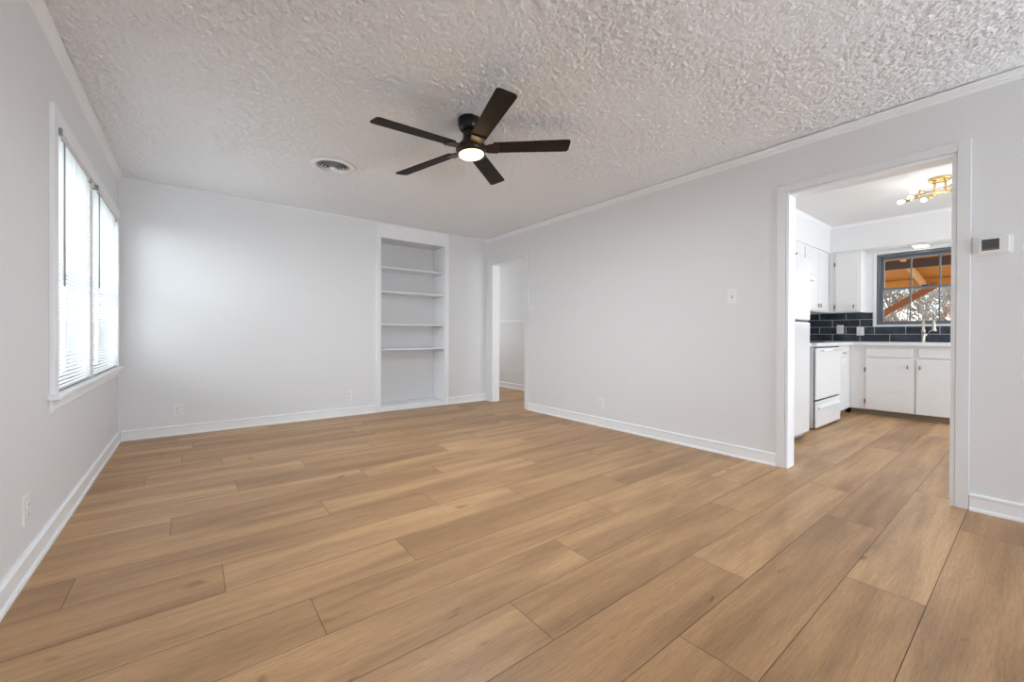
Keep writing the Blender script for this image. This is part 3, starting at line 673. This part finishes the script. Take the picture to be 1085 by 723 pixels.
door_x(sk, 'door', 0.463, 0.906, 0.078, 0.722, CF, (0.875, 0.628), [(0.455, 0.578), (0.455, 0.176)])
door_x(sk, 'false_drawer_front', 0.943, 1.368, 0.742, 0.850, CF); door_x(sk, 'false_drawer_front', 0.463, 0.890, 0.742, 0.850, CF)
rc = thing('base_cabinet', 'white base cabinet with one door right of the sink base, behind the doorway edge', 'cabinet', (7.0, 0.1, 0), CG)
boxobj('body', (CF, KX-0.002, -0.15, 0.438, 0.072, 0.884), 'cab', rc, 0.001)
boxobj('toe_kick', (CF+0.055, CF+0.068, -0.15, 0.438, 0, 0.072), 'toe', rc)
door_x(rc, 'door', -0.14, 0.425, 0.078, 0.722, CF, (0.39, 0.628)); door_x(rc, 'drawer', -0.14, 0.425, 0.742, 0.850, CF)
CY = 1.532
nc = thing('base_cabinet', 'narrow white base cabinet with a drawer between stove and kitchen corner', 'cabinet', (6.4, 1.8, 0), CG)
boxobj('body', (6.075, CF-0.001, CY, KY-0.002, 0.072, 0.884), 'cab', nc, 0.001)
boxobj('toe_kick', (6.075, CF+0.05, CY+0.055, CY+0.068, 0, 0.072), 'toe', nc)
dr = door_y(nc, 'drawer', 6.10, 6.56, 0.728, 0.855, CY)
bm = B(); tube(bm, [(6.36, CY-0.036, 0.79), (6.46, CY-0.036, 0.79)], 0.006, 8)
for x in (6.375, 6.445): tube(bm, [(x, CY-0.019, 0.79), (x, CY-0.036, 0.79)], 0.004, 6)
obj('handle', bm, 'copper', dr)
door_y(nc, 'door', 6.10, 6.64, 0.078, 0.712, CY, (6.13, 0.60), [(6.655, 0.58), (6.655, 0.18)])
fc = thing('base_cabinet', 'narrow white base cabinet squeezed between refrigerator and stove', 'cabinet', (5.0, 1.8, 0), CG)
boxobj('body', (4.87, 5.185, CY, KY-0.002, 0.072, 0.884), 'cab', fc, 0.001)
boxobj('toe_kick', (4.87, 5.185, CY+0.055, CY+0.068, 0, 0.072), 'toe', fc)
door_y(fc, 'door', 4.89, 5.165, 0.078, 0.855, CY, (4.91, 0.62), [(5.172, 0.58), (5.172, 0.18)])

# countertop with a cut-out for the sink
ct = B(); c0, c1, zt0, zt1 = 6.712, KX-0.010, 0.885, 0.924
sx0, sx1, sy0, sy1 = 6.83, 7.14, 0.62, 1.20
box(ct, c0, sx0, -0.16, 1.50, zt0, zt1, bev=0.003); box(ct, sx1, c1, -0.16, KY-0.01, zt0, zt1, bev=0.003)
box(ct, sx0, sx1, -0.16, sy0, zt0, zt1, bev=0.002); box(ct, sx0, sx1, sy1, KY-0.01, zt0, zt1, bev=0.002)
box(ct, 6.065, sx0, 1.494, KY-0.01, zt0, zt1, bev=0.003)
tag(obj('countertop', ct, 'counter'), 'white kitchen countertop running under the window around the corner to the stove', 'countertop')
ct = B(); box(ct, 4.86, 5.19, 1.494, KY-0.01, zt0, zt1, bev=0.003); tag(obj('countertop', ct, 'counter'), 'short white countertop piece between refrigerator and stove', 'countertop')
sn = thing('kitchen_sink', 'steel kitchen sink set into the white counter under the window', 'sink', ((sx0+sx1)/2, (sy0+sy1)/2, 0.72))
bm = B(); t = 0.003
box(bm, sx0-0.01, sx1+0.01, sy0-0.01, sy1+0.01, 0.70, 0.703); box(bm, sx0-0.004, sx0-0.001, sy0, sy1, 0.703, 0.884); box(bm, sx1+0.001, sx1+0.004, sy0, sy1, 0.703, 0.884)
box(bm, sx0, sx1, sy0-0.004, sy0-0.001, 0.703, 0.884); box(bm, sx0, sx1, sy1+0.001, sy1+0.004, 0.703, 0.884); obj('basin', bm, 'steel', sn)
bm = B(); lathe(bm, [(0, 0.704), (0.04, 0.704), (0.042, 0.706), (0.03, 0.708), (0, 0.706)], ((sx0+sx1)/2, (sy0+sy1)/2, 0), 20); obj('drain', bm, 'steel', sn)

# faucet
fa = (7.20, 0.906, 0.924)
ft = thing('kitchen_faucet', 'tall gooseneck faucet in pale nickel with pull-down spray behind the counter edge', 'faucet', fa)
bm = B(); lathe(bm, [(0, 0), (0.026, 0), (0.026, 0.008), (0.020, 0.014), (0.019, 0.12), (0.022, 0.125), (0.022, 0.15), (0.014, 0.17), (0.0125, 0.30), (0, 0.30)], fa, 20); obj('body', bm, 'nickel', ft)
bm = B(); pts = []; dirv = Vector((-0.35, -0.94, 0)).normalized(); rad = 0.052; cc = Vector(fa)+dirv*rad+Vector((0, 0, 0.365))
pts.append(Vector(fa)+Vector((0, 0, 0.295)))
for i in range(13):
    a = math.pi-math.pi*i/12; pts.append(cc+dirv*rad*math.cos(a)+Vector((0, 0, math.sin(a)*rad*1.15)))
pts.append(Vector(fa)+dirv*2*rad+Vector((0, 0, 0.275)))
tube(bm, pts, 0.009, 10)
# spring coils
tot = [pts[0]]
obj('gooseneck', bm, 'steel', ft, label='steel spring gooseneck')
bm = B(); hp = Vector(fa)+dirv*2*rad; lathe(bm, [(0, 0.28), (0.013, 0.28), (0.014, 0.22), (0.018, 0.17), (0.025, 0.150), (0.025, 0.138), (0, 0.138)], hp, 18); obj('spray_head', bm, 'nickel', ft)
bm = B(); p = Vector(fa)+Vector((0, 0, 0.095)); tube(bm, [p+Vector((0, 0.02, 0)), p+Vector((0, -0.032, 0))], 0.016, 14); tube(bm, [p+Vector((0, -0.026, 0.004)), p+Vector((-0.01, -0.075, 0.058))], 0.0055, 8, r2=0.004); obj('lever', bm, 'nickel', ft)

# upper cabinets
UG = 'white upper cabinets in the kitchen'
UY = 1.822
ua = thing('upper_cabinet', 'white upper cabinet with two doors on the left kitchen wall, right of the hood', 'cabinet', (6.48, 1.95, 1.32), UG)
boxobj('body', (6.005, 6.995, UY, KY-0.002, 1.322, SZ-0.001), 'cab', ua, 0.001)
door_y(ua, 'door', 6.02, 6.495, 1.338, 2.118, UY, (6.455, 1.40)); door_y(ua, 'door', 6.51, 6.86, 1.338, 2.118, UY, (6.545, 1.40), [(6.868, 1.43), (6.868, 1.98)])
UX = 7.0
ub = thing('upper_cabinet', 'white upper cabinet with one door beside the kitchen window', 'cabinet', (7.15, 1.62, 1.32), UG)
boxobj('body', (UX, KX-0.002, 1.474, UY-0.001, 1.322, SZ-0.001), 'cab', ub, 0.001)
door_x(ub, 'door', 1.500, 1.745, 1.338, 2.118, UX, (1.545, 1.40), [(1.757, 1.40), (1.757, 1.98)])
uc = thing('upper_cabinet', 'short white upper cabinet above the range hood and refrigerator top', 'cabinet', (5.6, 1.95, 1.8), UG)
boxobj('body', (5.19, 6.003, UY, KY-0.002, 1.78, SZ-0.001), 'cab', uc, 0.001)
door_y(uc, 'door', 5.205, 5.59, 1.795, 2.118, UY, (5.55, 1.85)); door_y(uc, 'door', 5.605, 5.975, 1.795, 2.118, UY, (5.65, 1.965))
ud = thing('upper_cabinet', 'short white upper cabinet directly over the refrigerator, mostly behind the door jamb', 'cabinet', (4.7, 1.95, 1.8), UG)
boxobj('body', (4.02, 5.188, UY, KY-0.002, 1.80, SZ-0.001), 'cab', ud, 0.001)
door_y(ud, 'door', 4.04, 4.59, 1.815, 2.118, UY); door_y(ud, 'door', 4.605, 5.17, 1.815, 2.118, UY)
hd = thing('range_hood', 'white range hood over the stove with a dark underside', 'range hood', (5.6, 1.9, 1.67))
bm = B()
v = [(1.69, 1.672), (1.69, 1.715), (1.80, 1.778), (KY-0.002, 1.778), (KY-0.002, 1.672)]
a = [bm.verts.new((5.205, y, z)) for y, z in v]; b = [bm.verts.new((5.955, y, z)) for y, z in v]
bm.faces.new(a[::-1]); bm.faces.new(b)
for i in range(5): bm.faces.new((a[i], a[(i+1) % 5], b[(i+1) % 5], b[i]))
bmesh.ops.recalc_face_normals(bm, faces=bm.faces); bmesh.ops.bevel(bm, geom=bm.edges[:], offset=0.004, segments=2, affect='EDGES'); obj('hood_shell', bm, 'enamel', hd)
boxobj('filter', (5.21, 5.95, 1.697, KY-0.01, 1.667, 1.673), 'lcd', hd, label='dark underside filter')

# refrigerator
rf = thing('refrigerator', 'tall white top-freezer refrigerator just inside the kitchen doorway', 'refrigerator', (4.42, 1.76, 0))
boxobj('body', (4.03, 4.80, 1.475, KY-0.01, 0.045, 1.750), 'enamel', rf, 0.006)
boxobj('freezer_door', (4.03, 4.803, 1.398, 1.468, 1.150, 1.760), 'enamel', rf, 0.012)
boxobj('door', (4.03, 4.803, 1.398, 1.468, 0.060, 1.132), 'enamel', rf, 0.012)
boxobj('door_gap_hinge', (4.10, 4.800, 1.418, 1.474, 1.1325, 1.1495), 'black', rf, label='dark gap and hinge between the doors')
boxobj('kick_grille', (4.05, 4.78, 1.440, 1.474, 0.014, 0.044), 'greyp', rf, 0.003)
for x in (4.08, 4.75):
    for y in (1.52, 2.05):
        bm = B(); tube(bm, [(x, y, 0), (x, y, 0.046)], 0.016, 10); obj('foot', bm, 'black', rf)
for z0, z1 in ((1.22, 1.50), (0.72, 1.06)):
    bm = B(); tube(bm, [(4.09, 1.400, z0), (4.09, 1.365, z0+0.02), (4.09, 1.365, z1-0.02), (4.09, 1.400, z1)], 0.011, 8); obj('handle', bm, 'enamel', rf)

# stove
st = thing('electric_stove', 'white free-standing electric stove between the refrigerator and narrow cabinet', 'stove', (5.62, 1.8, 0))
X0, X1, FY = 5.195, 6.055, 1.456
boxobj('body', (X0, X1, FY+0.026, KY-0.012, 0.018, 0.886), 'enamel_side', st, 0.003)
boxobj('black_reveal', (X0+0.006, X1-0.006, FY+0.018, FY+0.026, 0.012, 0.880), 'black', st)
boxobj('oven_door', (X0+0.004, X1-0.004, FY, FY+0.018, 0.318, 0.868), 'enamel', st, 0.006)
boxobj('storage_drawer', (X0+0.004, X1-0.004, FY, FY+0.018, 0.020, 0.302), 'enamel', st, 0.006)
bm = B(); b2 = B()
v = [(FY+0.001, 0.205), (FY-0.014, 0.215), (FY-0.014, 0.228), (FY+0.001, 0.262)]
a = [bm.verts.new((X0+0.06, y, z)) for y, z in v]; b = [bm.verts.new((X1-0.06, y, z)) for y, z in v]; b2.free()
bm.faces.new(a[::-1]); bm.faces.new(b)
for i in range(4): bm.faces.new((a[i], a[(i+1) % 4], b[(i+1) % 4], b[i]))
bmesh.ops.recalc_face_normals(bm, faces=bm.faces); obj('drawer_grip', bm, 'enamel', st)
bm = B(); tube(bm, [(X0+0.13, FY-0.024, 0.842), (X1-0.05, FY-0.024, 0.842)], 0.0085, 10)
for x in (X0+0.14, X1-0.06): tube(bm, [(x, FY+0.002, 0.842), (x, FY-0.024, 0.842)], 0.007, 8)
obj('handle', bm, 'enamel', st)
boxobj('handle_gap_shade', (X0+0.14, X1-0.06, FY-0.0012, FY+0.001, 0.832, 0.848), 'greyp', st)  # flat grey strip, paints the dark gap behind the handle onto the door
boxobj('cooktop', (X0-0.004, X1+0.002, FY-0.004, KY-0.09, 0.888, 0.922), 'enamel', st, 0.006)
boxobj('backguard', (X0, X1, KY-0.085, KY-0.012, 0.888, 1.09), 'enamel', st, 0.006)
for x, y, rr in ((X0+0.22, FY+0.17, 0.095), (X1-0.22, FY+0.17, 0.075), (X0+0.22, FY+0.42, 0.075), (X1-0.22, FY+0.42, 0.095)):
    bm = B(); pts = [(x+(0.015+(rr-0.015)*i/72)*math.cos(i*math.pi/9), y+(0.015+(rr-0.015)*i/72)*math.sin(i*math.pi/9), 0.930) for i in range(73)]
    tube(bm, pts, 0.004, 6)
    lathe(bm, [(rr+0.008, 0.0225), (rr+0.014, 0.024), (rr+0.014, 0.0225)], (x, y, 0.90), 28); obj('burner_coil', bm, 'black', st)
for x in (X0+0.10, X0+0.20, X1-0.20, X1-0.10):
    bm = B(); tube(bm, [(x, KY-0.085, 1.0), (x, KY-0.108, 1.0)], 0.018, 14, r2=0.014); obj('control_knob', bm, 'black', st)

# soffit light over the sink
bm = B(); box(bm, 7.09, 7.29, 0.855, 1.015, SZ-0.022, SZ-0.0005, bev=0.008)
sl = thing('soffit_light', 'small flat white light fixture under the soffit above the sink', 'light fixture', (7.19, 0.935, SZ)); obj('housing', bm, 'plastic', sl)
bm = B(); box(bm, 7.105, 7.275, 0.872, 0.998, SZ-0.026, SZ-0.021, bev=0.003); obj('lens', bm, 'bulb', sl)

# brass semi-flush ceiling light
cx, cy = 5.588, 0.600
ch = thing('sputnik_ceiling_light', 'brass sputnik ceiling light with crossing rods and lit glass bulbs in the kitchen', 'ceiling light', (cx, cy, KH))
bm = B(); lathe(bm, [(0, 0), (0.078, 0), (0.080, -0.006), (0.078, -0.024), (0.072, -0.028), (0, -0.028)], (cx, cy, KH-0.0005), 30); obj('canopy', bm, 'brass', ch)
for dx, dy in ((0.035, 0.040), (-0.035, 0.030), (0.03, -0.035), (-0.032, -0.040)):
    bm = B(); tube(bm, [(cx+dx, cy+dy, KH-0.026), (cx+dx, cy+dy, 2.355)], 0.0055, 8); lathe(bm, [(0, -0.026), (0.012, -0.026), (0.012, -0.044), (0, -0.046)], (cx+dx, cy+dy, KH), 12); obj('stem', bm, 'brass', ch)
rods = [((5.615, 0.800, 2.352), (5.555, 0.420, 2.366)), ((5.475, 0.700, 2.372), (5.705, 0.440, 2.350)), ((5.690, 0.668, 2.362), (5.500, 0.470, 2.378)), ((5.640, 0.745, 2.388), (5.520, 0.520, 2.392))]
blamps = []
for a, b in rods:
    a, b = Vector(a), Vector(b); d = (b-a).normalized()
    bm = B(); tube(bm, [a, b], 0.005, 8); rod = obj('rod', bm, 'brass', ch)
    for p, s in ((a, -1), (b, 1)):
        bm = B(); tube(bm, [p-d*s*0.005, p+d*s*0.012, p+d*s*0.045], 0.012, 12, taper=[0.008, 0.014, 0.014]); obj('socket', bm, 'brass', rod)
        bm = B(); q0 = p+d*s*0.045; tube(bm, [q0, q0+d*s*0.012, q0+d*s*0.03, q0+d*s*0.045, q0+d*s*0.056, q0+d*s*0.062], 0.01, 14, taper=[0.009, 0.012, 0.021, 0.022, 0.015, 0.004]); obj('bulb', bm, 'bulb', rod)
point('kitchen_bulb_light', (cx+0.02, cy+0.02, 2.20), 5, (1.0, 0.97, 0.92), 0.12)

# ------------------------------------------------------------------ outside the kitchen window
bm = B(); xs = [7.46, 10, 14, 18, 21, 24, 27, 31, 36, 46]; zz = [-0.35, -0.35, -0.35, -0.25, -0.1, 0.1, 0.35, 0.6, 0.8, 1.0]
random.seed(11); gv = []
for i, x in enumerate(xs): gv.append([bm.verts.new((x, -14+j*2.0, zz[i]+(random.uniform(-0.12, 0.12) if i > 2 else 0))) for j in range(20)])
for i in range(len(xs)-1):
    for j in range(19): f = bm.faces.new((gv[i][j], gv[i+1][j], gv[i+1][j+1], gv[i][j+1])); f.smooth = True
gr = structure('ground_hillside', bm, 'litter')
def aimray(px, py, X):
    d = F+R2*((px-542.5)/FPX)-U2*((py-361.5-SY)/FPX); t = X/d.x; return Vector((0, 0, CH))+d*t
pc = thing('patio_cover', 'orange cedar patio roof with beams and braces outside the kitchen window', 'patio roof', (10.5, 1.5, -0.35))
def zr(x): return 2.93-0.113*(x-7.6)
bm = B(); x = 7.62; i = 0
while x < 13.2:
    b2 = B(); box(b2, 0.003, 0.177, -2.6, 4.6, -0.012, 0.012, bev=0.002, seg=1); merge(bm, b2, Matrix.Translation((x, 0, zr(x)+0.02)) @ Matrix.Rotation(math.atan(0.113), 4, 'Y')); x += 0.18
obj('roof_boards', bm, 'cedar', pc)
for X, h, m_, hh in ((11.25, 0.0, 'cedar_dark', 0.15), (13.1, 0.0, 'cedar', 0.17)):
    boxobj('cross_beam', (X-0.045, X+0.045, -2.6, 4.6, zr(X)-hh-0.012, zr(X)-0.006), m_, pc, 0.004)
def beam(name, a, b, w, m_):
    a, b = Vector(a), Vector(b); L = (b-a).length; bm = B(); b2 = B(); box(b2, -w/2, w/2, -w/2, w/2, 0, L, bev=0.004)
    merge(bm, b2, Matrix.Translation(a) @ Vector((0, 0, 1)).rotation_difference((b-a).normalized()).to_matrix().to_4x4()); return obj(name, bm, m_, pc)
beam('knee_brace', aimray(957, 275, 11.2), aimray(979, 302, 13.0), 0.09, 'cedar_light')
bp0 = aimray(924, 339, 12.95); beam('knee_brace', bp0, aimray(992, 302, 12.95), 0.13, 'cedar_mid')
for yy in (bp0.y+0.05, -1.9): boxobj('post', (13.03, 13.17, yy-0.07, yy+0.07, -0.37, zr(13.1)-0.17), 'cedar_mid', pc, 0.004)

def tree(loc, h, seed, name, label, group, m_='bark', spread=0.9, lean=0.0, maxn=1500, trunk_r=0.09):
    rnd = random.Random(seed); bm = B(); cnt = [0]
    def grow(p, d, L, r, dep):
        if dep == 0 or cnt[0] > maxn or r < 0.003: return
        cnt[0] += 1; n = 3; pts = [p]; q_ = p; dd = d.copy()
        for i in range(n):
            dd = (dd+Vector((rnd.uniform(-1, 1), rnd.uniform(-1, 1), rnd.uniform(-0.4, 0.7)))*0.22).normalized(); q_ = q_+dd*L/n; pts.append(q_)
        tube(bm, pts, r, 5 if r > 0.03 else 3, caps=False, r2=max(r*0.62, 0.009))
        for k in range(rnd.choice((3, 3, 4)) if dep > 1 else 0):
            t = rnd.uniform(0.35, 1.0); j = min(int(t*n), n-1); pp = pts[j].lerp(pts[j+1], t*n-j) if t < 1 else pts[-1]
            nd = (dd+Vector((rnd.uniform(-1, 1), rnd.uniform(-1, 1), rnd.uniform(-0.5, 0.8)))*spread).normalized()
            grow(pp, nd, L*rnd.uniform(0.55, 0.85), max(r*0.58, 0.011), dep-1)
    return bm, grow
random.seed(3)
def make_tree(loc, h, seed, label, kind, m_, r0):
    bm, grow = tree(loc, h, seed, '', '', '')
    grow(Vector((0, 0, -0.1)), Vector((0, 0, 1)), h*0.42, r0, 6 if h > 3.5 else 5)
    me = bpy.data.meshes.new(kind); bm.to_mesh(me); bm.free(); me.materials.append(M[m_])
    o = bpy.data.objects.new(kind, me); COL.objects.link(o); o.location = loc
    tag(o, label, 'tree' if 'tree' in kind else 'shrub', 'bare winter trees behind the patio' if 'tree' in kind else 'leafless brush behind the patio'); return o
def gz(x):
    for i in range(len(xs)-1):
        if xs[i] <= x <= xs[i+1]: return zz[i]+(zz[i+1]-zz[i])*(x-xs[i])/(xs[i+1]-xs[i])
    return 2.5
for i in range(9):
    x = 14.6+1.2*i; ratio = (0.02+0.21*((i*5) % 9)/8.0); make_tree((x, x*ratio, gz(x)), 4.0+0.25*(i % 4), 20+i, 'leafless grey-barked tree seen through the kitchen window', 'bare_tree', 'bark', 0.07+0.01*(i % 3))
for i in range(9):
    x = 14.9+0.8*i; ratio = (0.01+0.225*((i*4) % 9)/8.0); make_tree((x, x*ratio, gz(x)), 2.6+0.25*(i % 3), 60+i, 'leafless reddish brush thicket seen through the kitchen window', 'bare_shrub', 'bark2', 0.045)
